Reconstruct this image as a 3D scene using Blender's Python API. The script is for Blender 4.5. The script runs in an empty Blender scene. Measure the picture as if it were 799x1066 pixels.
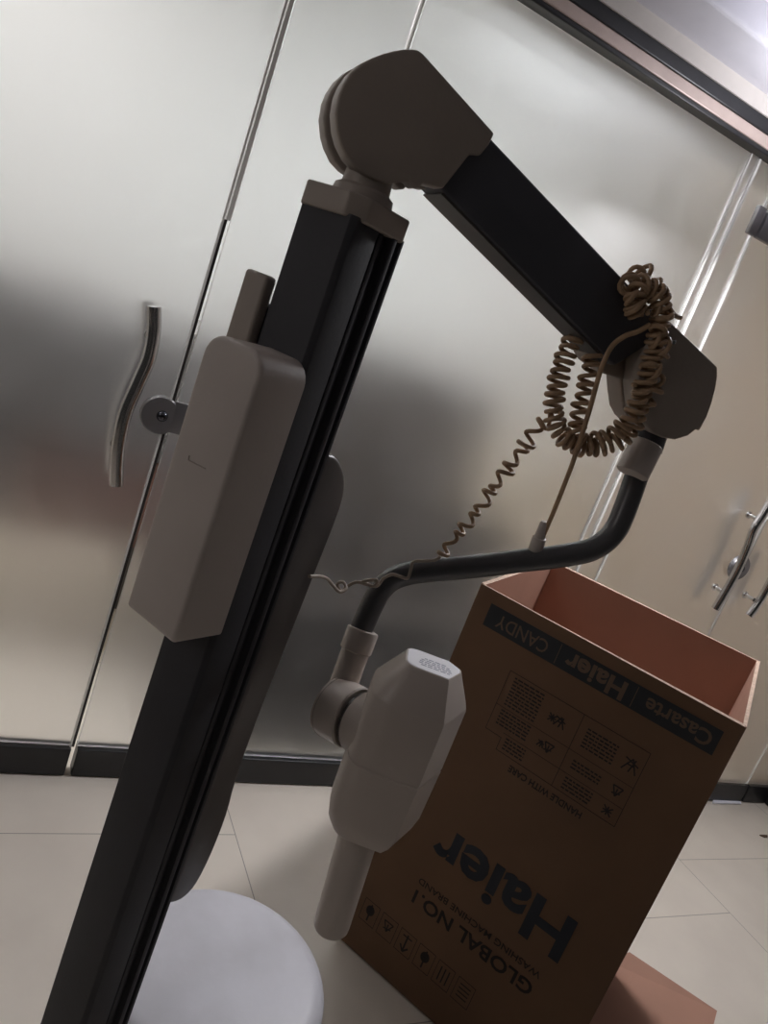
import bpy, bmesh, math, random
from mathutils import Vector, Matrix
random.seed(7)
C = bpy.context.scene.collection
V = Vector
# ------------------------------------------------------------------ camera
F, CX, CY, H, D = 800.0, 399.5, 533.0, 1.38, 1.80
U = V((1479.5, -345, -F)).normalized()
Zc = -V((-1176.5, -3141, -F)).normalized()
Zc = (Zc - U * U.dot(Zc)).normalized()
Yc = Zc.cross(U)
R = Matrix((U, Yc, Zc))                       # camera -> world
cam = bpy.data.cameras.new('camera'); cam.sensor_fit = 'VERTICAL'; cam.sensor_height = 36
cam.lens = F / 1066 * 36; cam.clip_start = .02
camo = bpy.data.objects.new('camera', cam); C.objects.link(camo)
camo.matrix_world = Matrix.Translation((0, 0, H)) @ R.to_4x4()
bpy.context.scene.camera = camo
O = V((0, 0, H))
def ray(x, y): return R @ V((x - CX, -(y - CY), -F))
def W(x, y, d): return O + ray(x, y) * (d / F)             # point at a depth
def onY(x, y, Y): r = ray(x, y); return O + r * (Y / r.y)
def onZ(x, y, z): r = ray(x, y); return O + r * ((z - H) / r.z)
def onP(x, y, p, n): r = ray(x, y); return O + r * ((p - O).dot(n) / r.dot(n))

# ------------------------------------------------------------------ materials
def mat(name, col, rough=.5, metal=0, noise=0, nscale=20, bump=0, bscale=200, spec=.5, col2=None, coat=0):
    m = bpy.data.materials.new(name); m.use_nodes = True
    nt = m.node_tree; b = nt.nodes['Principled BSDF']
    b.inputs['Roughness'].default_value = rough; b.inputs['Metallic'].default_value = metal
    b.inputs['Specular IOR Level'].default_value = spec
    b.inputs['Coat Weight'].default_value = coat
    tc = nt.nodes.new('ShaderNodeTexCoord')
    c = (*col, 1)
    b.inputs['Base Color'].default_value = c
    if noise or col2:
        n = nt.nodes.new('ShaderNodeTexNoise'); n.inputs['Scale'].default_value = nscale; n.inputs['Detail'].default_value = 5
        nt.links.new(tc.outputs['Object'], n.inputs['Vector'])
        r = nt.nodes.new('ShaderNodeValToRGB')
        r.color_ramp.elements[0].position = .35; r.color_ramp.elements[1].position = .65
        k = 1 - noise
        r.color_ramp.elements[0].color = (*(col2 or (col[0]*k, col[1]*k, col[2]*k)), 1)
        r.color_ramp.elements[1].color = c
        nt.links.new(n.outputs['Fac'], r.inputs['Fac']); nt.links.new(r.outputs['Color'], b.inputs['Base Color'])
    if bump:
        n = nt.nodes.new('ShaderNodeTexNoise'); n.inputs['Scale'].default_value = bscale
        nt.links.new(tc.outputs['Object'], n.inputs['Vector'])
        bp = nt.nodes.new('ShaderNodeBump'); bp.inputs['Strength'].default_value = bump; bp.inputs['Distance'].default_value = .002
        nt.links.new(n.outputs['Fac'], bp.inputs['Height']); nt.links.new(bp.outputs['Normal'], b.inputs['Normal'])
    return m
M = {}
M['plastic'] = mat('aged_plastic', (.56, .50, .46), .45, noise=.06, nscale=14, bump=.1)
M['plastic_dim'] = mat('taupe_plastic', (.36, .31, .27), .5, noise=.08, nscale=14, bump=.1)
M['white'] = mat('head_plastic', (.58, .51, .455), .42, noise=.05, nscale=9, bump=.08)
M['label'] = mat('label_paper', (.93, .92, .96), .5, noise=.03)
M['label_ink'] = mat('label_ink', (.42, .42, .52), .6, noise=.1)
M['column'] = mat('charcoal_paint', (.056, .055, .062), .6, noise=.15, nscale=10, bump=.1, spec=.3)
M['dark'] = mat('black_paint', (.070, .072, .086), .5, noise=.1, bump=.05)
M['handle'] = mat('grey_rubber', (.085, .076, .072), .33, noise=.08, nscale=12)
M['tube'] = mat('tube_enamel', (.10, .10, .105), .33, noise=.1)
M['cord'] = mat('yellowed_cord', (.47, .31, .185), .5, noise=.3, nscale=60)
M['cord_pale'] = mat('grey_cord', (.50, .41, .33), .45, noise=.2, nscale=60)
M['chrome'] = mat('chrome', (.72, .70, .69), .18, 1, noise=.05)
M['steel'] = mat('satin_steel', (.30, .29, .30), .38, .8, noise=.1)
M['dome'] = mat('lock_dome', (.12, .12, .14), .12, 1, noise=.05)
M['rail'] = mat('black_rail', (.018, .018, .020), .38, noise=.2, bump=.05)
M['bronze'] = mat('bronze_rail', (.62, .50, .44), .4, .2, noise=.08)
M['ceil'] = mat('ceiling_paint', (.62, .61, .66), .8, noise=.03, bump=.1)
M['wallp'] = mat('wall_paint', (.62, .58, .54), .8, noise=.05, bump=.1)
M['roomwall'] = mat('inner_wall_paint', (.775, .785, .77), .8, noise=.05, bump=.1)
M['roomfloor'] = mat('inner_floor', (.72, .67, .58), .5, noise=.1)
M['bench'] = mat('black_brown_board', (.018, .011, .006), .7, noise=.3, nscale=4)
M['brownwall'] = mat('brown_wall_paint', (.46, .36, .27), .8, noise=.08)
M['dado'] = mat('beige_dado', (.68, .60, .46), .7, noise=.1)
M['cab'] = mat('dark_cabinet', (.085, .066, .05), .6, noise=.3, nscale=4)
M['cabmid'] = mat('grey_cloth', (.25, .235, .225), .7, noise=.3, nscale=5)
M['redcab'] = mat('red_brown_board', (.30, .17, .13), .7, noise=.3, nscale=5)
M['ink'] = mat('navy_ink', (.010, .016, .026), .5, noise=.1)
M['inkb'] = mat('black_ink', (.016, .010, .007), .6, noise=.2)
M['inkband'] = mat('band_ink', (.016, .020, .024), .5, noise=.1)
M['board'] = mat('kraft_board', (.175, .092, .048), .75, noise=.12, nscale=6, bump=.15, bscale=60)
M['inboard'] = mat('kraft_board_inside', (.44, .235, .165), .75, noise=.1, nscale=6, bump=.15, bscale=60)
M['edge'] = mat('cut_board_edge', (.50, .36, .27), .8, noise=.3, nscale=120)
M['paper'] = mat('white_paper', (.85, .85, .92), .6, noise=.05)
M['leaf'] = mat('brown_scrap', (.12, .07, .04), .7, noise=.3)
M['seam'] = mat('clear_strip', (.85, .84, .80), .3, noise=.05)
M['sealdark'] = mat('dark_seal', (.03, .025, .022), .4, noise=.2)
# stool vinyl with scuffed flock marks
M['vinyl'] = mat('grey_vinyl', (.63, .62, .66), .42, noise=.12, nscale=7, col2=(.53, .52, .55), bump=.12, bscale=90)

def glass_mat(name, tint, rough):
    m = bpy.data.materials.new(name); m.use_nodes = True; nt = m.node_tree
    b = nt.nodes['Principled BSDF']
    b.inputs['Base Color'].default_value = (*tint, 1); b.inputs['Transmission Weight'].default_value = 1
    b.inputs['Roughness'].default_value = rough; b.inputs['IOR'].default_value = 1.45
    tc = nt.nodes.new('ShaderNodeTexCoord')
    n = nt.nodes.new('ShaderNodeTexNoise'); n.inputs['Scale'].default_value = 6; n.inputs['Detail'].default_value = 8
    mr = nt.nodes.new('ShaderNodeMapRange'); mr.inputs['To Min'].default_value = rough - .11; mr.inputs['To Max'].default_value = rough + .11
    nt.links.new(tc.outputs['Object'], n.inputs['Vector']); nt.links.new(n.outputs['Fac'], mr.inputs['Value'])
    nt.links.new(mr.outputs['Result'], b.inputs['Roughness'])
    return m
M['frost'] = glass_mat('frosted_glass', (.95, .94, .945), .42)

def floor_mat():
    m = bpy.data.materials.new('polished_tile'); m.use_nodes = True; nt = m.node_tree; L = nt.links
    b = nt.nodes['Principled BSDF']; b.inputs['Roughness'].default_value = .28
    tc = nt.nodes.new('ShaderNodeNewGeometry'); sp = nt.nodes.new('ShaderNodeSeparateXYZ'); L.new(tc.outputs['Position'], sp.inputs[0])
    def mth(op, a, bb=None, cl=False):
        n = nt.nodes.new('ShaderNodeMath'); n.operation = op; n.use_clamp = cl
        for i, s in enumerate((a, bb)):
            if s is None: continue
            if isinstance(s, (int, float)): n.inputs[i].default_value = s
            else: L.new(s, n.inputs[i])
        return n.outputs[0]
    xs = mth('DIVIDE', mth('SUBTRACT', sp.outputs['X'], .777), .8)
    col = mth('FLOOR', xs)
    dx = mth('MULTIPLY', mth('SUBTRACT', .5, mth('ABSOLUTE', mth('SUBTRACT', mth('FRACT', xs), .5))), .8)
    yo = mth('MULTIPLY', mth('ADD', col, 1), .23)
    ys = mth('DIVIDE', mth('SUBTRACT', mth('SUBTRACT', sp.outputs['Y'], 1.571), yo), .8)
    dy = mth('MULTIPLY', mth('SUBTRACT', .5, mth('ABSOLUTE', mth('SUBTRACT', mth('FRACT', ys), .5))), .8)
    d = mth('MINIMUM', dx, dy)
    j = mth('LESS_THAN', d, .0013)
    n1 = nt.nodes.new('ShaderNodeTexNoise'); n1.inputs['Scale'].default_value = 5; n1.inputs['Detail'].default_value = 8
    L.new(tc.outputs['Position'], n1.inputs['Vector'])
    r = nt.nodes.new('ShaderNodeValToRGB'); r.color_ramp.elements[0].position = .3; r.color_ramp.elements[1].position = .7
    r.color_ramp.elements[0].color = (.68, .61, .53, 1); r.color_ramp.elements[1].color = (.75, .68, .59, 1)
    L.new(n1.outputs['Fac'], r.inputs[0])
    mx = nt.nodes.new('ShaderNodeMix'); mx.data_type = 'RGBA'
    L.new(j, mx.inputs['Factor']); L.new(r.outputs[0], mx.inputs['A']); mx.inputs['B'].default_value = (.34, .30, .26, 1)
    L.new(mx.outputs['Result'], b.inputs['Base Color'])
    return m
M['tile'] = floor_mat()

# ------------------------------------------------------------------ mesh helpers
SC = 1.0                                             # size factor of the machine, measured from eye level
def obj(name, bm, m, parent=None, smooth=False, angle=40):
    me = bpy.data.meshes.new(name)
    if SC != 1.0:
        for v in bm.verts: v.co = O + (v.co - O)*SC
    bmesh.ops.recalc_face_normals(bm, faces=bm.faces[:])
    bm.to_mesh(me); bm.free()
    for k in (m if isinstance(m, (list, tuple)) else [m]): me.materials.append(k)
    if smooth:
        for p in me.polygons: p.use_smooth = True
        try: me.set_sharp_from_angle(angle=math.radians(angle))
        except Exception: pass
    o = bpy.data.objects.new(name, me); C.objects.link(o)
    if parent: o.parent = parent
    return o
def local(o, parent=None):
    """put a mesh's origin inside its own geometry"""
    me = o.data
    c = sum((v.co for v in me.vertices), V()) / len(me.vertices)
    me.transform(Matrix.Translation(-c)); base = V()
    p = o.parent
    while p: base += p.location; p = p.parent
    o.location = c - base
    return o
def part(name, bm, m, parent, smooth=True, angle=40, label=None):
    o = obj(name, bm, m, parent, smooth, angle); local(o)
    if label: o['label'] = label
    return o
def struct(name, bm, m, parent=None, smooth=False):
    o = obj(name, bm, m, parent, smooth); local(o)
    if not parent: o['kind'] = 'structure'
    return o
def empty(name, loc, label=None, cat=None, group=None, kind=None):
    o = bpy.data.objects.new(name, None); C.objects.link(o); o.location = loc; o.empty_display_size = .05
    tag(o, label, cat, group, kind); return o
def tag(o, label=None, cat=None, group=None, kind=None):
    for k, v in (('label', label), ('category', cat), ('group', group), ('kind', kind)):
        if v: o[k] = v
    return o
def bevel(bm, w, seg=3, angle=25):
    es = [e for e in bm.edges if len(e.link_faces) == 2 and e.calc_face_angle(0) > math.radians(angle)]
    bmesh.ops.bevel(bm, geom=es, offset=w, segments=seg, profile=.5, affect='EDGES', clamp_overlap=True)
def prism(pts, d, bw=0, seg=2, bm=None):
    """closed outline of 3D points extruded along vector d"""
    bm = bm or bmesh.new()
    a = [bm.verts.new(p) for p in pts]; b = [bm.verts.new(V(p) + d) for p in pts]
    n = len(pts)
    bm.faces.new(a); bm.faces.new(b[::-1])
    for i in range(n): bm.faces.new((a[i], b[i], b[(i+1) % n], a[(i+1) % n]))
    bmesh.ops.recalc_face_normals(bm, faces=bm.faces[:])
    if bw: bevel(bm, bw, seg)
    return bm
def box(lo, hi, bw=0, seg=2, bm=None):
    (x0, y0, z0), (x1, y1, z1) = lo, hi
    return prism([(x0, y0, z0), (x1, y0, z0), (x1, y1, z0), (x0, y1, z0)], V((0, 0, z1 - z0)), bw, seg, bm)
def obox(c, ax, ay, az, sx, sy, sz, bw=0, seg=2, bm=None):
    """box centred at c with unit axes and full sizes"""
    p = [c + ax*(i*sx/2) + ay*(j*sy/2) - az*(sz/2) for i, j in ((-1, -1), (1, -1), (1, 1), (-1, 1))]
    return prism(p, az*sz, bw, seg, bm)
def frame(t):
    t = t.normalized(); a = V((0, 0, 1)) if abs(t.z) < .9 else V((1, 0, 0))
    u = a.cross(t).normalized(); return u, t.cross(u)
def catmull(pts, n=8):
    P = [V(p) for p in pts]; P = [P[0]*2 - P[1]] + P + [P[-1]*2 - P[-2]]; out = []
    for i in range(1, len(P) - 2):
        for k in range(n):
            t = k / n; a, b, c, d = P[i-1:i+3]
            out.append(.5*((2*b) + (c-a)*t + (2*a-5*b+4*c-d)*t*t + (3*b-a-3*c+d)*t**3))
    out.append(P[-2]); return out
def tube(path, r, n=16, bm=None, cap=True):
    bm = bm or bmesh.new(); path = [V(p) for p in path]
    rs = r if isinstance(r, (list, tuple)) else [r]*len(path)
    t0 = (path[1] - path[0]).normalized(); u, v = frame(t0); rings = []
    for i, p in enumerate(path):
        t = (path[min(i+1, len(path)-1)] - path[max(i-1, 0)]).normalized()
        u = (u - t*u.dot(t)).normalized(); v = t.cross(u)
        rings.append([bm.verts.new(p + (u*math.cos(2*math.pi*k/n) + v*math.sin(2*math.pi*k/n))*rs[i]) for k in range(n)])
    for a, b in zip(rings, rings[1:]):
        for k in range(n): bm.faces.new((a[k], a[(k+1) % n], b[(k+1) % n], b[k]))
    if cap: bm.faces.new(rings[0][::-1]); bm.faces.new(rings[-1])
    return bm
def lathe(axis0, axisdir, prof, n=40, bm=None, sx=1, u=None):
    """prof: (distance along axis, radius)"""
    axisdir = axisdir.normalized()
    if u is None: u, v = frame(axisdir)
    else: v = axisdir.cross(u)
    bm = bm or bmesh.new(); rings = []
    for h, r in prof:
        rings.append([bm.verts.new(axis0 + axisdir*h + (u*math.cos(2*math.pi*k/n)*sx + v*math.sin(2*math.pi*k/n))*r) for k in range(n)])
    for a, b in zip(rings, rings[1:]):
        for k in range(n): bm.faces.new((a[k], a[(k+1) % n], b[(k+1) % n], b[k]))
    bm.faces.new(rings[0][::-1]); bm.faces.new(rings[-1]); return bm
def helix(path, R0, pitch, r, n=8, jitter=0, phase=0):
    """coiled cord centreline around a smooth path"""
    P = catmull(path, 12); seg = [0]
    for a, b in zip(P, P[1:]): seg.append(seg[-1] + (b-a).length)
    L = seg[-1]; steps = int(L / pitch * 14); out = []
    u, v = frame(P[1]-P[0]); j = 0
    for i in range(steps + 1):
        s = L*i/steps
        while j < len(seg)-2 and seg[j+1] < s: j += 1
        f = (s - seg[j])/max(1e-9, seg[j+1]-seg[j]); p = P[j].lerp(P[j+1], f); t = (P[j+1]-P[j]).normalized()
        u = (u - t*u.dot(t)).normalized(); v = t.cross(u)
        turn = s/pitch; rr = (R0(s/L) if callable(R0) else R0) * (1 + jitter*math.sin(turn*2.3+1.1))
        a = 2*math.pi*turn + phase + jitter*1.5*math.sin(turn*1.7)
        out.append(p + (u*math.cos(a) + v*math.sin(a))*rr + t*jitter*pitch*.6*math.sin(turn*2.9))
    return out
def text_bm(s, size, origin, xd, yd, lift=.0006, bold=0, spacing=1, sx=1):
    """text as thin raised print; origin is the text centre"""
    cu = bpy.data.curves.new('t', 'FONT'); cu.body = s; cu.size = size; cu.align_x = 'CENTER'; cu.align_y = 'CENTER'
    cu.offset = bold; cu.space_character = spacing; cu.resolution_u = 3; cu.extrude = lift/2
    o = bpy.data.objects.new('t', cu); C.objects.link(o)
    dg = bpy.context.evaluated_depsgraph_get(); me = bpy.data.meshes.new_from_object(o.evaluated_get(dg))
    bpy.data.objects.remove(o); bm = bmesh.new(); bm.from_mesh(me); bpy.data.meshes.remove(me); bpy.data.curves.remove(cu)
    z = xd.cross(yd)
    for v in bm.verts: v.co = origin + xd*(v.co.x*sx) + yd*v.co.y + z*(v.co.z + lift/2 - .0001)
    return bm
def merge(bms):
    out = bmesh.new()
    for b in bms:
        me = bpy.data.meshes.new('x'); b.to_mesh(me); b.free(); out.from_mesh(me); bpy.data.meshes.remove(me)
    return out

# ------------------------------------------------------------------ setting: floor, ceiling, walls
XR = 3.26                                            # right-hand wall
struct('floor', box((-2.6, -1.2, -.06), (XR+.1, 3.7, 0)), M['tile'])
CEIL = 2.255
bmc = bmesh.new()
yc = onZ(799, 48, CEIL).y
box((-2.6, yc, CEIL), (XR+.1, 1.82, CEIL+.12), .012, 4, bm=bmc)
box((-2.6, -1.2, CEIL+.07), (XR+.1, yc+.02, CEIL+.12), bm=bmc)
struct('ceiling', bmc, M['ceil'])
struct('wall_right', box((XR, -1.2, 0), (XR+.1, D, CEIL)), M['wallp'])
struct('baseboard_right', box((XR-.012, -1.2, 0), (XR, D-.02, .085), .002), M['rail'])
# rails of the glazed front
def rail(name, x0, x1, z0, z1, m, y0=D-.02, y1=D+.02): return struct(name, box((x0, y0, z0), (x1, y1, z1), .003), m)
G1, G2, R1x, R2x, R3x, Sx = .36, .63, 1.672, 1.716, 1.803, 2.430
TOPZ = 2.138
rail('trim_1', -2.6, XR, TOPZ, 2.150, M['rail'], D-.04)
rail('trim_2', -2.6, XR, 2.150, 2.180, M['bronze'], D-.042)
rail('trim_3', -2.6, XR, 2.180, 2.213, M['rail'], D-.046)
struct('wall_front', box((-2.6, D-.05, 2.213), (XR, D+.05, CEIL)), M['wallp'])
def pane(name, x0, x1, rails=True, kind='window'):
    e = bpy.data.objects.new(name, None); C.objects.link(e); e.location = (x0, D, 0); e['kind'] = 'structure'
    part('glass_pane', box((x0+.002, D-.006, .085), (x1-.002, D+.006, TOPZ-.003)), M['frost'], e, False)
    part('bottom_rail', box((x0+.003, D-.022, .004), (x1-.003, D+.022, .085), .003), M['rail'], e, False)
    return e
door1 = pane('door_1', -.62, G1-.004)
win0 = pane('window_3', -2.6, -.624)
win1 = pane('window_1', G1+.006, G2-.003)
win2 = pane('window_2', G2+.003, R1x)
win3 = pane('window_4', R2x, R3x-.003)
door2 = pane('door_2', R3x+.003, Sx-.003)
door3 = pane('door_3', Sx+.003, 3.085)
win5 = pane('window_5', 3.09, XR)
# seals and polished edges between the panes
ZS = onY(233, 228, D).z
struct('trim_4', box((G1-.0075, D-.011, .085), (G1-.0005, D+.006, ZS), .0005), M['sealdark'])
struct('trim_5', box((G1-.0035, D-.010, ZS), (G1+.0055, D+.006, TOPZ)), M['seam'])
struct('trim_6', box((G1-.0120, D-.013, .004), (G1-.0075, D-.006, TOPZ)), M['seam'])
for i, (x, w) in enumerate(((G2, .002), (R1x+.003, .002), (R2x-.004, .004), (R3x, .0018), (Sx, .002), (3.0875, .002))):
    struct('trim_%d' % (7+i), box((x-w, D-.009, .085), (x+w, D+.006, TOPZ-.003)), M['seam'])
struct('trim_13', box((R1x+.006, D-.004, .004), (R2x-.009, D+.004, TOPZ)), M['frost'])

def pull(name, door, pts, posts, Y=D-.055, r=.0155, label=None):
    P = catmull([onY(*p, Y) for p in pts], 8)
    h = part(name, tube(P, r, 20), M['chrome'], door, label=label)
    bms = []
    for q in posts:
        c = onY(*q, Y); bms.append(tube([c + V((0, .004, 0)), V((c.x, D-.006, c.z))], .0075, 12))
        bms.append(tube([V((c.x, D-.012, c.z)), V((c.x, D-.006, c.z))], .013, 14))
    part('handle_post', merge(bms), M['chrome'], h)
    # the twin pull on the far side of the glass
    Pb = [V((p.x, 2*D - p.y, p.z)) for p in P]
    part('rear_handle', tube(Pb, r, 14), M['chrome'], door)
pull('door_handle', door1, [(160.5, 319), (160, 345), (155, 372), (145, 396), (131, 428), (124, 458), (121.5, 482), (121, 505)], [(159, 352), (122.5, 468)])
pull('door_handle', door2, [(803, 521), (793, 537), (784, 551), (777, 571), (768, 592), (756, 614), (744, 634)], [(790, 541), (754, 617)], r=.0145)
pull('door_handle', door3, [(812, 585), (804, 601), (796, 616), (788, 629), (779, 641)], [(785.5, 625)], r=.0145)
# patch locks
def lock(door, px, r, keeper=True):
    c = onY(*px, D-.006)
    b = lathe(c, V((0, -1, 0)), [(0, r), (.012, r), (.016, r-.003), (.016, .001)], 36)
    k = part('lock_plate', b, M['steel'], door)
    part('lock_cylinder', lathe(c+V((.004, -.016, 0)), V((0, -1, 0)), [(0, .013), (.004, .012), (.008, .008), (.010, .002)], 24), M['dome'], k)
    return c
c = lock(door1, (166, 431), .045)
part('lock_keeper', box((G1+.001, D-.0225, c.z-.034), (G1+.075, D-.007, c.z+.042), .004), M['steel'], win1)
c = lock(door2, (767, 590), .046)
# hinge patch at the top of the right-hand door
cz = onY(782, 228, D-.01)
part('hinge_plate', box((R3x-.034, D-.024, cz.z-.040), (R3x-.003, D-.007, cz.z+.040), .003), M['steel'], win3)
part('hinge_plate', box((R3x+.003, D-.028, cz.z-.040), (R3x+.14, D-.007, cz.z+.040), .003), M['steel'], door2)

# ------------------------------------------------------------------ room behind the frosted glass
struct('wall_far', box((-2.6, 3.6, 0), (XR+.1, 3.7, 2.6)), M['roomwall'])
struct('trim_20', box((-2.6, 3.57, 0), (XR, 3.6, 1.0), .004), M['dado'])
struct('wall_left', box((-2.7, D, 0), (-2.6, 3.7, 2.6)), M['roomwall'])
struct('wall_inner', box((XR, D+.02, 0), (XR+.1, 3.6, 2.6)), M['brownwall'])
struct('wall_header', box((-2.6, D+.03, 2.155), (XR, D+.10, 2.6)), M['roomwall'])
struct('ceiling_inner', box((-2.6, D+.03, 2.6), (XR+.1, 3.7, 2.66)), M['roomwall'])
def cabinet(lo, hi, m, label, shelf=3):
    e = empty('cabinet', ((lo[0]+hi[0])/2, (lo[1]+hi[1])/2, lo[2]), label, 'cabinet')
    part('body', box((lo[0], lo[1]+.02, lo[2]), hi, .004), m, e, False)
    w = (hi[0]-lo[0])/2
    for i in range(2):
        x = lo[0]+i*w
        d = part('door', box((x+.004, lo[1], lo[2]+.06), (x+w-.004, lo[1]+.018, hi[2]-.01), .003), m, e, False)
        part('handle', tube([(x+w*(.9-.8*i), lo[1]-.015, (lo[2]+hi[2])/2-.06), (x+w*(.9-.8*i), lo[1]-.015, (lo[2]+hi[2])/2+.06)], .006, 10), M['steel'], d)
    return e
cabinet((.74, 2.28, 0), (1.52, 2.68, 1.27), M['cab'], 'dark cabinet seen blurred through the frosted glass right of the column')

cabinet((.72, 1.96, 0), (1.86, 2.20, .50), M['bench'], 'low dark bench cabinet, a blur behind the glass above the floor rail')
cabinet((1.53, 2.28, 0), (1.84, 2.64, .80), M['bench'], 'low dark cabinet, a blur behind the glass just left of the carton')
rk = empty('cupboard', (.17, 2.60, 0), 'dim grey cupboard on legs, a blur behind the left glass door', 'cupboard')
part('body', box((-.28, 2.36, .72), (.62, 2.86, 1.14), .01), M['cabmid'], rk, False)
part('drawer', box((-.28, 2.38, .42), (.08, 2.86, .715), .01), M['cabmid'], rk, False)
part('drawer', box((.09, 2.38, .42), (.62, 2.86, .715), .01), M['redcab'], rk, False)
for x in (-.23, .57):
    for y in (2.43, 2.80): part('leg', box((x-.02, y-.02, 0), (x+.02, y+.02, .42), .002), M['cabmid'], rk, False)

# ------------------------------------------------------------------ cardboard carton
ZT = .94
FL, FR, BR, BL = [onZ(*p, ZT) for p in ((501, 607), (777, 757), (791, 688), (575, 583))]
carton = empty('cardboard_carton', ((FL.x+BR.x)/2, (FL.y+BR.y)/2, 0),
               'tall open brown cardboard appliance carton standing upside down on the tiles', 'box')
T = .007
quad = [FL, FR, BR, BL]; cen = sum(quad, V())/4
def inset(i):
    p = quad[i]; a = (quad[i-1]-p).normalized(); b = (quad[(i+1) % 4]-p).normalized(); return p + (a+b)*T
inn = [inset(i) for i in range(4)]
z0 = .004
bm = bmesh.new(); names = ['front_wall', 'right_wall', 'back_wall', 'left_wall']
fn = None
for i in range(4):
    a, b, c, d = quad[i], quad[(i+1) % 4], inn[(i+1) % 4], inn[i]
    bmw = bmesh.new(); vs = []
    for z in (z0, ZT):
        vs.append([bmw.verts.new((p.x, p.y, z + (random.uniform(-.002, .002) if z == ZT else 0))) for p in (a, b, c, d)])
    lo, hi = vs
    f_out = bmw.faces.new((lo[0], lo[1], hi[1], hi[0])); f_in = bmw.faces.new((lo[2], lo[3], hi[3], hi[2]))
    f_top = bmw.faces.new(hi); f_bot = bmw.faces.new(lo[::-1])
    bmw.faces.new((lo[1], lo[2], hi[2], hi[1])); bmw.faces.new((lo[3], lo[0], hi[0], hi[3]))
    f_in.material_index = 1; f_top.material_index = 2
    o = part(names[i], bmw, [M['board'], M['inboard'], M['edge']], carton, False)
    if i == 0: front = o
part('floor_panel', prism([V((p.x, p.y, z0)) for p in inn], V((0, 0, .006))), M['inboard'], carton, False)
uL = (FR-FL).normalized(); nF = V((uL.y, -uL.x, 0)); rD = (BR-FR).normalized(); rN = V((rD.y, -rD.x, 0))
# bottom flap folded out on the right side
Fz = V((0, 0, 1))
a = V((FR.x, FR.y, .006)); b = V((BR.x, BR.y, .03)) + rD*.005
fa = onZ(654, 993, .045); fb = onZ(745, 1054, .03)
flen = (fb-fa)
hinge_back = b + rN*.004
bmf = prism([a + rN*.003, hinge_back, fa, fb, a + rN*.003 + flen*1.1 + V((0, 0, -.0))], V((0, 0, .006)))
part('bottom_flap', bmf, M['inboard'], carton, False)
# printing on the front wall: text x runs right-to-left, text up is down
xd, yd = -uL, V((0, 0, -1))
FO = V((FL.x, FL.y, 0)) + nF*.0004
def fp(s, z): return FO + uL*s + V((0, 0, z))
def fpt(px, py): return onP(px, py, FO, nF)
def fbar(s0, z0_, s1, z1, lift=.0003): return prism([fp(s0, z0_), fp(s1, z0_), fp(s1, z1), fp(s0, z1)], nF*lift)
FB = 'BACKGROUND'
band = part('printed_band', fbar(.037, .8625, .524, .9125), M['inkband'], front, False, label='black printed band with brand names')
M['bandtext'] = mat('band_text', (.16, .10, .065), .7, noise=.1)
off = nF*.0003
def ctext(s, size, sc, zc, m, par, bold=0, w=None, spacing=1, name='printed_text'):
    bmt = text_bm(s, size, fp(sc, zc)+off, xd, yd, .0004, bold, spacing)
    if w:
        xs = [(v.co - fp(sc, zc)).dot(xd) for v in bmt.verts]; k = w/(max(xs)-min(xs)); cx = (max(xs)+min(xs))/2
        for v in bmt.verts:
            q = (v.co - fp(sc, zc)).dot(xd); v.co += xd*((q-cx)*k - q)
    return part(name, bmt, m, par, False)
ctext('CANDY', .040, .121, .888, M['bandtext'], band, .0002, .118)
ctext('Haier', .052, .284, .8875, M['bandtext'], band, .0016, .125)
ctext('Casarte', .042, .450, .888, M['bandtext'], band, .0008, .125)
for s in (.2035, .365): part('divider', fbar(s-.0006, .866, s+.0006, .909, .0006), M['bandtext'], band, False)
# big brand lettering
ctext('Haier', .140, .291, .378, M['ink'], front, .0040, .325)
ctext('WASHING MACHINE BRAND', .0215, .283, .272, M['inkb'], front, .0001, .305)
ctext('GLOBAL NO.1', .046, .283, .2325, M['inkb'], front, .0009, .300)
ctext('HANDLE WITH CARE', .020, .290, .621, M['inkb'], front, .0004, .165)
# instruction table: outline, cells, tiny symbols and lines of print
bms = []
def line(s0, z0_, s1, z1, w=.0011):
    a, b = fp(s0, z0_), fp(s1, z1); t = (b-a).normalized(); q = nF.cross(t)*w/2
    bms.append(prism([a-q, a+q, b+q, b-q], nF*.0003))
x0, x1, zt, zb = .130, .434, .806, .640
line(x0, zt, x1, zt); line(x0, zt, x0, .668); line(x1, zt, x1, zb); line(.168, .640, x1, .640); line(x0, .668, .168, .668); line(.168, .668, .168, .640)
line(.298, zt, .298, zb); line(x0, .728, x1, .728, .0008); line(.168, .680, x1, .680, .0008)
part('table_outline', merge(bms), M['inkb'], front, False)
bms = []
rnd = random.Random(3)
for (sa, sb, za, zb2) in ((.145, .215, .735, .798), (.145, .215, .690, .722), (.178, .225, .648, .676), (.315, .380, .745, .785), (.315, .375, .695, .715), (.315, .375, .648, .672)):
    z = za
    while z < zb2:
        s = sa
        while s < sb:
            w = rnd.uniform(.004, .012); bms.append(fbar(s, z, min(s+w, sb), z+.0032)); s += w + .0022
        z += .0075
part('small_print', merge(bms), M['inkb'], front, False)['kind'] = 'stuff'
bms = []
def sym(s, z, k, kind):
    L = {'a': [(-1, -1, 0, 1), (0, 1, 1, -1), (-.6, 0, .6, 0), (-1, .8, 1, .2), (0, -1, .4, 1)], 'b': [(-1, 1, 1, 1), (1, 1, 0, -1), (-1, 1, 0, -1), (0, -1, 0, .6), (-.8, -.6, .8, -.2)],
         'c': [(-1, -1, 1, 1), (-1, 1, 1, -1), (0, 1, 0, -1), (-1, 0, 1, 0)]}[kind]
    for a, b, c_, d in L: line(s+a*k, z+b*k, s+c_*k, z+d*k, .0028)
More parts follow.
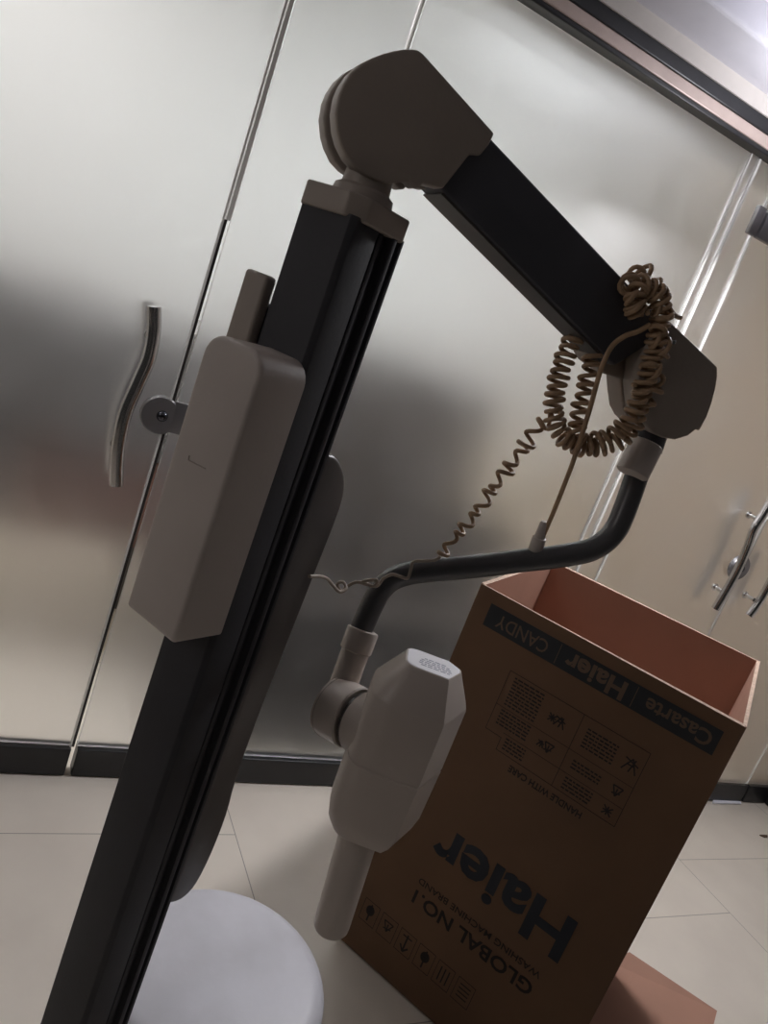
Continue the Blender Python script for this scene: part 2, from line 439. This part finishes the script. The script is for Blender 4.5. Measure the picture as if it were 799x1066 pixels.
for q in ((.262, .765, .011, 'a'), (.245, .765, .008, 'c'), (.262, .704, .010, 'b'), (.245, .704, .007, 'a'), (.412, .765, .014, 'a'), (.410, .704, .010, 'b'), (.410, .660, .009, 'c')):
    bms = []; sym(*q); part('warning_symbol', merge(bms), M['inkb'], front, False)
# handling pictograms along the lower edge
bms = []
for k in range(6):
    bms = []; s = .055 + k*.052; z = .118
    line(s-.021, z-.030, s-.021, z+.026); line(s+.021, z-.030, s+.021, z+.026); line(s-.021, z+.026, s+.021, z+.026); line(s-.021, z-.030, s+.021, z-.030)
    if k in (0, 3):
        bms.append(prism([fp(s+.011*math.cos(q*math.pi/8), z+.004+.013*math.sin(q*math.pi/8)) for q in range(16)], nF*.0003)); line(s, z-.024, s, z+.02, .004)
    elif k == 2: line(s, z-.024, s, z+.020, .004); line(s-.010, z-.010, s, z-.024, .004); line(s+.010, z-.010, s, z-.024, .004); line(s-.012, z+.014, s+.012, z+.014, .003)
    elif k == 1: sym(s, z, .012, 'b')
    elif k == 4:
        for t in (-.01, 0, .01): line(s+t, z-.02, s+t, z+.016, .003)
    else:
        for t in (-.016, -.006, .004, .014): line(s-.013, z+t, s+.013, z+t, .0025)
    part('handling_pictogram', merge(bms), M['inkb'], front, False)

# ------------------------------------------------------------------ round stool
zs = .385
pc = onZ(229, 1011, zs)
sr = .172
stool = empty('round_stool', (pc.x, pc.y, 0), 'round pale grey vinyl stool with scuffed cushion at the lower left', 'stool')
prof = [(zs-.075, sr-.012), (zs-.070, sr-.003), (zs-.05, sr+.001), (zs-.02, sr)]
for k in range(1, 9):
    a = k/8*math.pi/2; prof.append((zs-.02+.026*math.sin(a), sr-.034+.034*math.cos(a)))
prof += [(zs+.008, sr*.6), (zs+.009, .02)]
part('cushion', lathe(V((pc.x, pc.y, 0)), V((0, 0, 1)), prof, 72), M['vinyl'], stool)
part('seat_ring', lathe(V((pc.x, pc.y, 0)), V((0, 0, 1)), [(zs-.09, sr-.03), (zs-.09, sr-.012), (zs-.074, sr-.012), (zs-.074, sr-.03)], 48), M['chrome'], stool)
for k in range(4):
    a = .12 + k*math.pi/2; d = V((math.cos(a), math.sin(a), 0))
    lg = part('leg', tube([V((pc.x, pc.y, zs-.08)) + d*(sr-.04), V((pc.x, pc.y, .010)) + d*(sr-.012)], .010, 14), M['chrome'], stool)
    part('foot', lathe(V((pc.x, pc.y, 0)) + d*(sr-.0118), V((0, 0, 1)), [(0, .013), (.02, .013), (.022, .010)], 14), M['dark'], lg)

# ------------------------------------------------------------------ dental x-ray machine
fwd = V((R[0][2], R[1][2], 0)) * -1; fwd.normalize(); rgt = V((fwd.y, -fwd.x, 0))
Et = W(370, 224, .80)
Eb = onP(87, 1066, Et, -fwd)                      # where the near edge leaves the frame
up = (Et - Eb).normalized()                       # the column leans by a hair
A58 = math.radians(58)
Ld = -math.sin(A58)*rgt + math.cos(A58)*fwd; Ld = (Ld - up*Ld.dot(up)).normalized()
Rd = up.cross(Ld)
if Rd.dot(rgt) < 0: Rd = -Rd
MS = .85
def zf(z): return H + (z-H)/MS                   # build height that ends up at real height z
ZB = zf(.10)
Ed = Et - up*((Et.z-ZB)/up.z)                    # same edge near the ground
base0 = Ed + Ld*.045 + Rd*.05
bs = O + (base0-O)*MS
mach = empty('dental_xray_machine', (bs.x, bs.y, 0),
             'mobile dental x-ray unit with dark column, folding arm and off-white tube head', 'x-ray machine')
SC = MS
CW, CD = .083, .098                               # widths of left and right faces
def cp(l, r, z): return Ed + Ld*l + Rd*r + up*((z-ZB)/up.z)
# extruded profile with rail grooves on the right face
prf = [(.006, 0), (CW-.005, 0), (CW, .005), (CW, CD-.005), (CW-.005, CD), (.006, CD), (0, CD-.004),
       (0, .088), (.007, .088), (.007, .078), (-.003, .078), (-.003, .069), (.008, .069), (.008, .058), (.002, .058), (.002, .050), (.007, .050), (.007, .046), (0, .046), (0, .006)]
colh = (Et.z - ZB)/up.z
part('column', prism([cp(l, r, ZB) for l, r in prf], up*colh, .0012, 2), M['column'], mach, angle=30)
part('base', obox(V((base0.x, base0.y, zf(.0696))), Ld.xy.to_3d().normalized(), Rd.xy.to_3d().normalized(), V((0, 0, 1)), .13, .15, .08, .02, 3), M['plastic'], mach)
for i, j in ((-1, -1), (1, -1), (1, 1), (-1, 1)):
    q = V((base0.x, base0.y, zf(0))) + Ld.xy.to_3d()*i*.05 + Rd.xy.to_3d()*j*.06
    part('caster', lathe(q + V((0, 0, .018)) - rgt*.009, rgt, [(0, .014), (.002, .0178), (.016, .0178), (.018, .014)], 20), M['dark'], mach)
# top cap (chamfered)
CT = Et.z
k = .004
cp_out = [(-k, .014), (.014, -k), (CW-.006, -k), (CW+k, .006), (CW+k, CD-.010), (CW-.010, CD+k), (.010, CD+k), (-k, CD-.012)]
part('column_cap', prism([cp(l, r, CT-.004) for l, r in cp_out], up*.026, .003, 3), M['plastic_dim'], mach)
# swivel neck
nc = cp(CW/2, CD/2, CT+.022)
part('swivel_neck', lathe(nc, up, [(0, .036), (.010, .034), (.014, .028), (.040, .026)], 36), M['plastic_dim'], mach)
# control box on the left face
bx = [(-.004, -.002), (-.004, -.072), (CW-.004, -.072), (CW-.004, -.002)]
zt = onP(285, 372, cp(0, -.07, 1.2), fwd).z; zb_ = onP(190, 672, cp(0, -.07, 1.0), fwd).z
# rounded outline in the plane of the left face, extruded towards the room
so = []
l0, l1, rt, rb = -.010, CW-.002, .026, .006
for cxx, czz, r_, a0 in ((l1-rt, zt-rt, rt, 0), (l0+rt, zt-rt, rt, 90), (l0+rb, zb_+rb, rb, 180), (l1-rb, zb_+rb, rb, 270)):
    for q in range(7):
        t = math.radians(a0 + 15*q); so.append((cxx+r_*math.cos(t), czz+r_*math.sin(t)))
bmx = prism([cp(l, -.072, z) for l, z in so], Rd*.071)
outer = [e for e in bmx.edges if e.calc_face_angle(0) > math.radians(60) and all(abs((v.co-cp(0, -.072, ZB)).dot(Rd)) < .001 for v in e.verts)]
bmesh.ops.bevel(bmx, geom=outer, offset=.011, segments=5, profile=.5, affect='EDGES', clamp_overlap=True)
ctrl = part('control_box', bmx, M['plastic'], mach)
# embossed corner mark on the control box
def cbp(px, py): return onP(px, py, cp(0, -.0722, 1.2), Rd)
bmk = merge([tube([cbp(197, 474), cbp(196, 479)], .0008, 8), tube([cbp(196, 479), cbp(214, 488)], .0008, 8)])
part('mark', bmk, M['plastic_dim'], ctrl)
# narrow cover strip on the back-left of the column
zt2 = onP(262, 281, cp(CW, -.03, 1.3), fwd).z
part('cable_cover', prism([cp(l, r, zb_+.02) for l, r in ((CW+.006, .012), (CW+.006, -.006), (CW+.044, -.006), (CW+.044, .012))], up*((zt2-zb_-.02)/up.z), .005, 3), M['plastic_dim'], mach)
part('gap_shade_block', prism([cp(l, r, zb_+.03) for l, r in ((CW-.002, .035), (CW-.002, .013), (CW+.030, .013), (CW+.030, .035))], up*((zt2-zb_-.06)/up.z), .002, 2), M['dark'], mach)  # dark block standing in for the shaded gap beside the cover strip
# long rounded grab rail on the rear right
pl0 = cp(.012, CD+.006, 1.0)
hp = [(341, 473), (350, 476), (357, 486), (360, 503), (355, 530), (327, 602), (294, 686), (268, 752), (247, 812), (237, 848), (222, 887), (206, 919), (192, 935), (180, 941), (170, 941)]
pts = [onP(x, y, pl0, Ld) for x, y in hp]
def rz(p): return (p - pl0).dot(Rd)
inner = [cp(.012, CD+.006, pts[-1].z+.02), cp(.012, CD+.006, pts[0].z-.01)]
out = catmull(pts, 3) + inner
bmh = prism(out, Ld*.055)
bevel(bmh, .007, 4, 40)
part('grab_rail', bmh, M['handle'], mach, angle=60)
part('rail_spacer', prism([cp(l, r, pts[-1].z+.05) for l, r in ((.022, CD-.002), (.060, CD-.002), (.060, CD+.008), (.022, CD+.008))], up*(pts[0].z-pts[-1].z-.10)), M['dark'], mach, False)

# upper arm ------------------------------------------------------------
JA, JB = W(400, 125, .805), W(700, 400, 1.04)
ad = (JB-JA).normalized(); ax = ad.cross(V((0, 0, 1))).normalized()
if ax.dot(JA-O) < 0: ax = -ax                     # pivot axis pointing away from the camera
def ap(x, y, off=0): return onP(x, y, JA + ax*off, ax)
near = [(352, 100), (357, 88), (365, 76), (376, 66), (388, 60), (400, 55.5), (410.6, 52.8), (421, 51), (430, 51), (436, 52), (441, 56), (515, 139),
        (509, 151), (500, 162), (489, 161), (475, 179), (461, 196.6), (440, 191), (437, 196), (431, 196), (426, 189), (414, 190), (404, 191), (392, 188), (381, 183), (370, 175), (361, 165), (354, 150), (350.5, 137), (349, 118)]
JT = .074
bmn = prism([ap(x, y) for x, y in near], ax*.026, .003, 3)
part('joint_cover', bmn, M['plastic_dim'], mach)
c0 = ap(400, 122)
pf = [ap(x, y) + ax*.048 for x, y in near]
bmn = prism(pf, ax*.026, .003, 3)
part('joint_cover', bmn, M['plastic_dim'], mach)
rr = (ap(405, 122)-ap(355, 122)).length
part('gap_shade_disc', lathe(ap(408, 122)+ax*.0255, ax, [(0, rr), (.023, rr)], 40), M['dark'], mach)  # black disc filling the slit, standing in for the shade between the covers
# bridging lid that closes the shell over the arm
part('joint_lid', prism([ap(x, y) + ax*.0255 for x, y in ((432, 54), (438, 58), (512, 141), (504, 150), (427, 75))], ax*.023), M['plastic_dim'], mach)
# arm beam
beam = [ap(x, y, .006) for x, y in ((470, 100), (693, 338), (641, 381), (430, 165))]
b1, b2, b3, b4 = [ap(x, y, .006) for x, y in ((513, 146), (690, 334), (630, 372), (462, 200))]
tA = (b1 + (b1-b2).normalized()*.04); tB = b2 + (b2-b1).normalized()*.02
bA = (b4 + (b4-b3).normalized()*.04); bB = b3 + (b3-b4).normalized()*.02
part('upper_arm', prism([tA, tB, bB, bA], ax*.062, .004, 3), M['dark'], mach, angle=30)
# lower cover strip below the arm
ud = (bA-tA).normalized()
part('arm_underside', prism([b4 + ax*.003 + ud*.0002, b3 + ax*.003 + ud*.0002, b3 + ax*.003 + ud*.003, b4 + ax*.003 + ud*.003], ax*.056), M['handle'], mach, False)
# elbow covers
elb = [(697, 334), (722, 358), (747, 382), (747, 392), (745, 405), (741, 420), (736, 434), (728, 449), (725, 447), (716, 454), (703, 458), (690, 456), (679, 451), (672, 444), (667, 434), (665, 418), (664, 400), (650, 396), (634, 384), (628, 374), (660, 352)]
elbn = elb[:-5] + [(664, 402), (667, 380), (679, 352)]
part('elbow_cover', prism([ap(x, y, -.002) for x, y in elbn], ax*.036, .003, 3), M['plastic_dim'], mach)
part('elbow_cover', prism([ap(x, y, -.002) + ax*.040 for x, y in elb], ax*.036, .003, 3), M['plastic_dim'], mach)
part('screw', lathe(ap(701, 356, -.002), -ax, [(0, .0035), (.0015, .003), (.002, .001)], 12), M['chrome'], mach)
# collar, sleeve and bent forearm tube
dT = 1.085
def am(x, y): return ap(x, y, .036)
tp = [(681, 438), (671, 470), (664, 490), (655, 517), (647, 538), (640, 552), (629, 564), (613, 573), (592, 577.5), (568, 581), (540, 584), (510, 588), (480, 591), (446, 594), (425, 597), (408, 603), (396, 614), (388, 628), (381, 643), (374, 660), (370, 672)]
n = len(tp)
tw = None
def seg(x, y, x2, y2, d=dT): return W(x, y, d), W(x2, y2, d)
a, b = am(682, 436), am(672, 468)
part('elbow_collar', lathe(a, b-a, [(0, .024), ((b-a).length, .0225)], 32), M['dark'], mach)
dT = (R.inverted() @ (b-O)).z*-1
a, b = seg(673.5, 461, 657, 494); s = (b-a).length
tw = [W(x, y, dT) for x, y in tp]
part('sleeve', lathe(a, b-a, [(0, .021), (.002, .0235), (s*.6, .0235), (s-.002, .0235), (s, .021)], 36), M['plastic'], mach)
part('forearm_tube', tube(catmull(tw[2:], 6), .0168, 24), M['tube'], mach, angle=80)
# yoke: socket tube flaring into the swivel drum
a, b = W(378, 655, dT), W(354, 722, dT-.005); s = (b-a).length
yoke = part('yoke', lathe(a, b-a, [(0, .019), (.001, .0225), (.003, .0235), (.032, .0235), (.034, .0205), (s, .0205)], 36), M['white'], mach)
dl, dr = W(346, 735, dT-.012), W(368, 747, dT-.037)
s = (dr-dl).length; dd = (dr-dl).normalized()
dR = .044
part('swivel_drum', lathe(dl - dd*.004, dd, [(0, dR-.010), (.001, dR-.004), (.004, dR), (s+.004, dR), (s+.006, dR-.002)], 48), M['white'], yoke)
part('seam_ring', lathe(dl - dd*.0005 + dd*.004, dd, [(0, dR+.0004), (.001, dR+.0004)], 48), M['plastic_dim'], yoke)
part('gap_ring', lathe(dr + dd*.0055, dd, [(0, dR-.005), (.006, dR-.005)], 48), M['handle'], yoke)
part('head_boss', lathe(dr + dd*.010, dd, [(0, dR-.004), (.003, dR-.001), (.020, dR-.001), (.045, dR-.004)], 48), M['white'], yoke)
# tube head: lofted octagonal housing
dH = dT-.075
HC = W(440, 716, dH); HBt = W(383, 858, dH+.045)
ha = (HBt-HC).normalized()                        # axis pointing down the head
hr = (rgt - ha*rgt.dot(ha)).normalized(); hf = ha.cross(hr)
if hf.dot(fwd) < 0: hf = -hf                      # away from the viewer
HL = (HBt-HC).length
def hsec(w, dp, ch, rnd_, t, cx=0, cf=0, n=6):
    """rounded-octagon section: flat front, chamfered corners"""
    w2, d2 = w/2, dp/2
    cor = [(-w2, -d2), (w2, -d2), (w2, d2), (-w2, d2)]
    pts = []
    chs = [rnd_, ch, ch, rnd_]
    dirs = [((0, 1), (1, 0)), ((-1, 0), (0, 1)), ((0, -1), (-1, 0)), ((1, 0), (0, -1))]
    for (x, y), c_, (d1, d2_) in zip(cor, chs, dirs):
        k1, k2 = (c_*1.08, c_*2.3) if (x > 0 and y < 0) else (c_, c_)
        p1 = V((x + d1[0]*k1, y + d1[1]*k1)); p2 = V((x + d2_[0]*k2, y + d2_[1]*k2)); cc = V((x, y))
        for q in range(n+1):
            tq = q/n
            if c_ is rnd_: p = (1-tq)**2*p1 + 2*tq*(1-tq)*cc + tq*tq*p2
            else: p = p1.lerp(p2, tq)
            pts.append(p)
    return [HC + ha*t + hr*(p.x+cx) + hf*(p.y+cf) for p in pts]
def loft(secs):
    bm = bmesh.new(); rg = [[bm.verts.new(p) for p in s] for s in secs]; n = len(rg[0])
    for a, b in zip(rg, rg[1:]):
        for k in range(n): bm.faces.new((a[k], a[(k+1) % n], b[(k+1) % n], b[k]))
    bm.faces.new(rg[0][::-1]); bm.faces.new(rg[-1]); return bm
Wd, Dp = .134, .124
class rN_(float): pass
ch = .030; rd = rN_(.044)
secs = [hsec(Wd*.58, Dp*.52, ch*.55, rN_(.018), -.036, .002), hsec(Wd*.61, Dp*.56, ch*.58, rN_(.020), -.033, .002),
        hsec(Wd*.985, Dp*.985, ch, rd, .010), hsec(Wd, Dp, ch, rd, .014), hsec(Wd, Dp, ch, rd, HL*.48),
        hsec(Wd*.985, Dp*.985, ch, rd, HL*.485), hsec(Wd*.985, Dp*.985, ch, rd, HL*.495), hsec(Wd, Dp, ch, rd, HL*.50),
        hsec(Wd*.97, Dp*.97, ch, rd, HL*.86), hsec(Wd*.90, Dp*.90, ch*.95, rd, HL*.95), hsec(Wd*.74, Dp*.74, ch*.8, rN_(.034), HL*1.02)]
head = part('tube_head', loft(secs), M['white'], mach, angle=22)
tc = hsec(Wd*.55, Dp*.49, ch*.5, rN_(.016), -.0362, .002)
lb = part('rating_label', prism(tc, -ha*.0006), M['label'], head, False, label='white rating label on the top face')
bms = []
tcc = HC - ha*.0370 + hr*.004
for i, z in enumerate((-.016, -.010, -.004, .002, .008)):
    w = (.040, .046, .044, .040, .030)[i]; s = -w/2
    while s < w/2:
        q = rnd.uniform(.003, .008); q = min(q, w/2-s)
        if q > .001:
            c_ = tcc + hr*(s+q/2) + hf*z
            bms.append(obox(c_, hr, hf, ha, q, .0018, .0004))
        s += q+.0018
part('small_print', merge(bms), M['label_ink'], lb, False)['kind'] = 'stuff'
# beam cone
q0 = W(379, 850, dH+.04); q1 = W(343.5, 967, dH+.075)
cs = (q1-q0).length
part('beam_cone', lathe(q0, q1-q0, [(-.02, .0285), (.012, .0285), (cs-.012, .0262), (cs-.005, .0255), (cs-.001, .023), (cs, .018)], 44), M['white'], mach)

# ------------------------------------------------------------------ cords of the machine
CR = .0031
def K(x, y, o): return ap(x, y, o)
ring = [(597, 350, .03), (588, 372, .025), (580, 398, .02), (576, 425, .015), (581, 448, .01), (598, 463, .005), (622, 465, 0), (645, 458, -.008),
        (659, 442, -.014), (666, 420, -.016), (672, 395, -.018), (679, 370, -.018), (685, 345, -.020), (689, 322, -.020), (682, 304, -.016), (668, 297, -.012), (660, 312, -.016), (664, 330, -.018)]
part('coiled_cord', tube(helix([K(*p) for p in ring], .0112, .0102, CR, jitter=.12), CR, 8), M['cord'], mach, angle=80)
inn2 = [(617, 368, .02), (612, 392, .015), (605, 420, .01), (600, 445, .004), (606, 460, -.004), (626, 457, -.010), (648, 444, -.018), (662, 422, -.022), (668, 400, -.024)]
part('coiled_cord', tube(helix([K(*p) for p in inn2], .0100, .0125, CR, jitter=.15, phase=2), CR, 8), M['cord'], mach, angle=80)
knot = [(664, 330, -.022), (655, 305, -.016), (657, 289, .004), (667, 284, .010), (678, 292, .004), (686, 302, -.006), (678, 316, -.018), (690, 330, -.022), (680, 350, -.024), (690, 365, -.022), (676, 380, -.022), (684, 398, -.020), (672, 418, -.018)]
part('coiled_cord', tube(helix([K(*p) for p in knot], .0098, .0155, CR, jitter=.25, phase=1), CR, 8), M['cord'], mach, angle=80)
end = catmull([K(*p) for p in [(676, 300, -.01), (690, 304, -.008), (695, 318, -.006), (702, 328, -.004), (708, 331, 0)]], 8)
part('coiled_cord', tube(end, CR, 8), M['cord'], mach, angle=80)
# stretched coil running down to the forearm and back to the column
def rad(t): return .0095*(1-.45*t)
P0 = K(578, 436, .018); d0 = (R.inverted() @ (P0-O)).z*-1
q_ = [(578, 436), (564, 440), (552, 455), (541, 471), (525, 492), (508, 515), (492, 538), (475, 557), (458, 580)]
st = [W(x, y, d0 + (dT-.022-d0)*i/(len(q_)-1)) for i, (x, y) in enumerate(q_)]
part('coiled_cord', tube(helix(st, rad, .0175, .0030, jitter=.32), .0030, 8), M['cord'], mach, angle=80)
wr = [(458, 580, -.022), (452, 583, -.022), (440, 584, -.020), (430, 585, -.021), (427, 594, -.021), (424, 602, -.021), (416, 600, -.022), (408, 598, -.021), (399, 602, -.021), (392, 610, -.022), (382, 608, -.024), (378, 605, -.026), (392, 604, -.028), (388, 610, -.028), (372, 606, -.026), (362, 610, -.026), (355, 615, -.026),
      (351, 608, -.03), (357, 606, -.035), (360, 613, -.04), (353, 616, -.05), (346, 609, -.06), (341, 603, -.08), (333, 600, -.11), (322, 600, -.14)]
part('loose_cord', tube(catmull([W(x, y, dT+o) for x, y, o in wr], 6), .0024, 8), M['cord_pale'], mach, angle=80)
sc = [K(*p) for p in [(676, 338, -.024), (664, 345, -.022), (650, 350, -.016), (637, 360, -.014), (628, 377, -.016), (622, 395, -.016), (613, 428, -.014), (603, 460, -.016)]]
e_ = (R.inverted() @ (sc[-1]-O)).z*-1
sc += [W(x, y, e_ + (dT-e_)*t) for x, y, t in ((595, 484, .2), (587, 505, .4), (575, 535, .7), (566, 556, .85), (560, 572, .98))]
sco = part('straight_cord', tube(catmull(sc, 8), .0033, 10), M['cord'], mach, angle=80)
a, b = W(567, 543, dT-.02), W(556, 575, dT-.002); s = (b-a).length
part('cord_grommet', lathe(a, b-a, [(0, .0045), (.003, .0065), (s*.5, .008), (s*.52, .010), (s-.002, .0105), (s, .009)], 20), M['plastic'], sco)

SC = 1.0
# ------------------------------------------------------------------ small litter on the tiles
a = onZ(741, 834, .004); b = onZ(770, 836, .004)
dirn = (b-a).normalized(); px_ = V((-dirn.y, dirn.x, 0))
bmz = prism([onZ(*p, .002) for p in ((741, 837), (741.5, 830.5), (757, 830.5), (760, 829.5), (768, 831), (771, 837.5))], V((0, 0, .006)), .001)
tag(local(obj('paper_slip', bmz, M['paper'])), 'white paper slip lying against the black base rail near the corner', 'paper')
c_ = onZ(795, 871, 0)
lf = [c_ + V((math.cos(t)*.020*(1+.4*math.sin(3*t)), math.sin(t)*.011*(1+.3*math.cos(2*t)), .0008)) for t in [i*math.pi/6 for i in range(12)]]
tag(local(obj('leaf_scrap', prism(lf, V((0, 0, .003)), .0008), M['leaf'])), 'small dark brown scrap on the tiles near the right wall', 'scrap')

# ------------------------------------------------------------------ lights
def area(name, loc, size, power, col, rot=(0, 0, 0), shape='DISK', sy=None):
    l = bpy.data.lights.new(name, 'AREA'); l.shape = shape; l.size = size; l.energy = power; l.color = col
    if sy: l.size_y = sy
    o = bpy.data.objects.new(name, l); C.objects.link(o); o.location = loc; o.rotation_euler = rot; return o
LP = V((1.62, 1.374, 1.98)); GLOBE = 135
fz = CEIL if LP.y > yc else CEIL+.07
fx = empty('ceiling_lamp', (LP.x, LP.y, fz), 'unseen round lamp with an added steel drum shade, hanging above the carton', 'lamp')
part('ceiling_rose', lathe(V((LP.x, LP.y, fz)), V((0, 0, -1)), [(0, .05), (.006, .048), (.010, .03), (.020, .024)], 36), M['chrome'], fx)
part('rod', tube([V((LP.x, LP.y, fz-.018)), V((LP.x, LP.y, LP.z+.05))], .005, 12), M['chrome'], fx)
# open drum shade, added out of view to shield the glass; light discs inside
bs_ = bmesh.new(); n = 40; rg = []
for r_, z_ in ((.092, .05), (.10, -.04), (.096, -.04), (.088, .05)):
    rg.append([bs_.verts.new(LP + V((r_*math.cos(2*math.pi*k/n), r_*math.sin(2*math.pi*k/n), z_))) for k in range(n)])
for q in range(4):
    for k in range(n): bs_.faces.new((rg[q][k], rg[q][(k+1) % n], rg[(q+1) % 4][(k+1) % n], rg[(q+1) % 4][k]))
part('lamp_shade', bs_, M['steel'], fx)
part('lamp_holder', lathe(LP - V((0, 0, .004)), V((0, 0, 1)), [(0, .060), (.010, .060), (.012, .03), (.055, .012)], 32), M['steel'], fx)
area('downlight', LP - V((0, 0, .012)), .11, 16, (.96, .96, 1))
area('ceiling_fill', LP + V((0, 0, .052)), .17, 5.2, (.94, .94, 1), rot=(math.pi, 0, 0))  # upward fill light, added to brighten the ceiling
area('inner_fill', (-.5, 2.5, 2.57), 1.2, 27, (1, .97, .96), shape='SQUARE')  # unseen area light added to light the room behind the glass
area('inner_fill', (1.3, 2.14, 2.55), .4, 24, (.93, .98, 1), shape='SQUARE')  # unseen fill added to brighten the middle panes
area('inner_ceiling_fill', (1.75, 2.45, 2.15), .5, 6, (.88, .92, 1), rot=(math.pi, 0, 0))  # unseen upward fill, added so the top of the glass looks brighter
area('side_fill', (-1.2, .45, 1.8), .4, 2.1, (1, .93, .90), rot=(math.radians(15), math.radians(-60), 0), shape='SQUARE')  # fill light without a fixture, added out of view on the left
area('inner_fill', (2.5, 2.15, 2.55), .5, 4.5, (1, .87, .72), shape='SQUARE')  # unseen warm fill added behind the right-hand doors
w = bpy.data.worlds.new('world'); bpy.context.scene.world = w; w.use_nodes = True
w.node_tree.nodes['Background'].inputs[0].default_value = (.78, .77, .74, 1)
w.node_tree.nodes['Background'].inputs[1].default_value = .021
sc_ = bpy.context.scene
sc_.view_settings.view_transform = 'Standard'; sc_.view_settings.look = 'None'
sc_.view_settings.exposure = 0; sc_.view_settings.gamma = 1; sc_.view_settings.use_curve_mapping = False
sc_.cycles.max_bounces = 8; sc_.cycles.transmission_bounces = 8
sc_.cycles.caustics_refractive = True
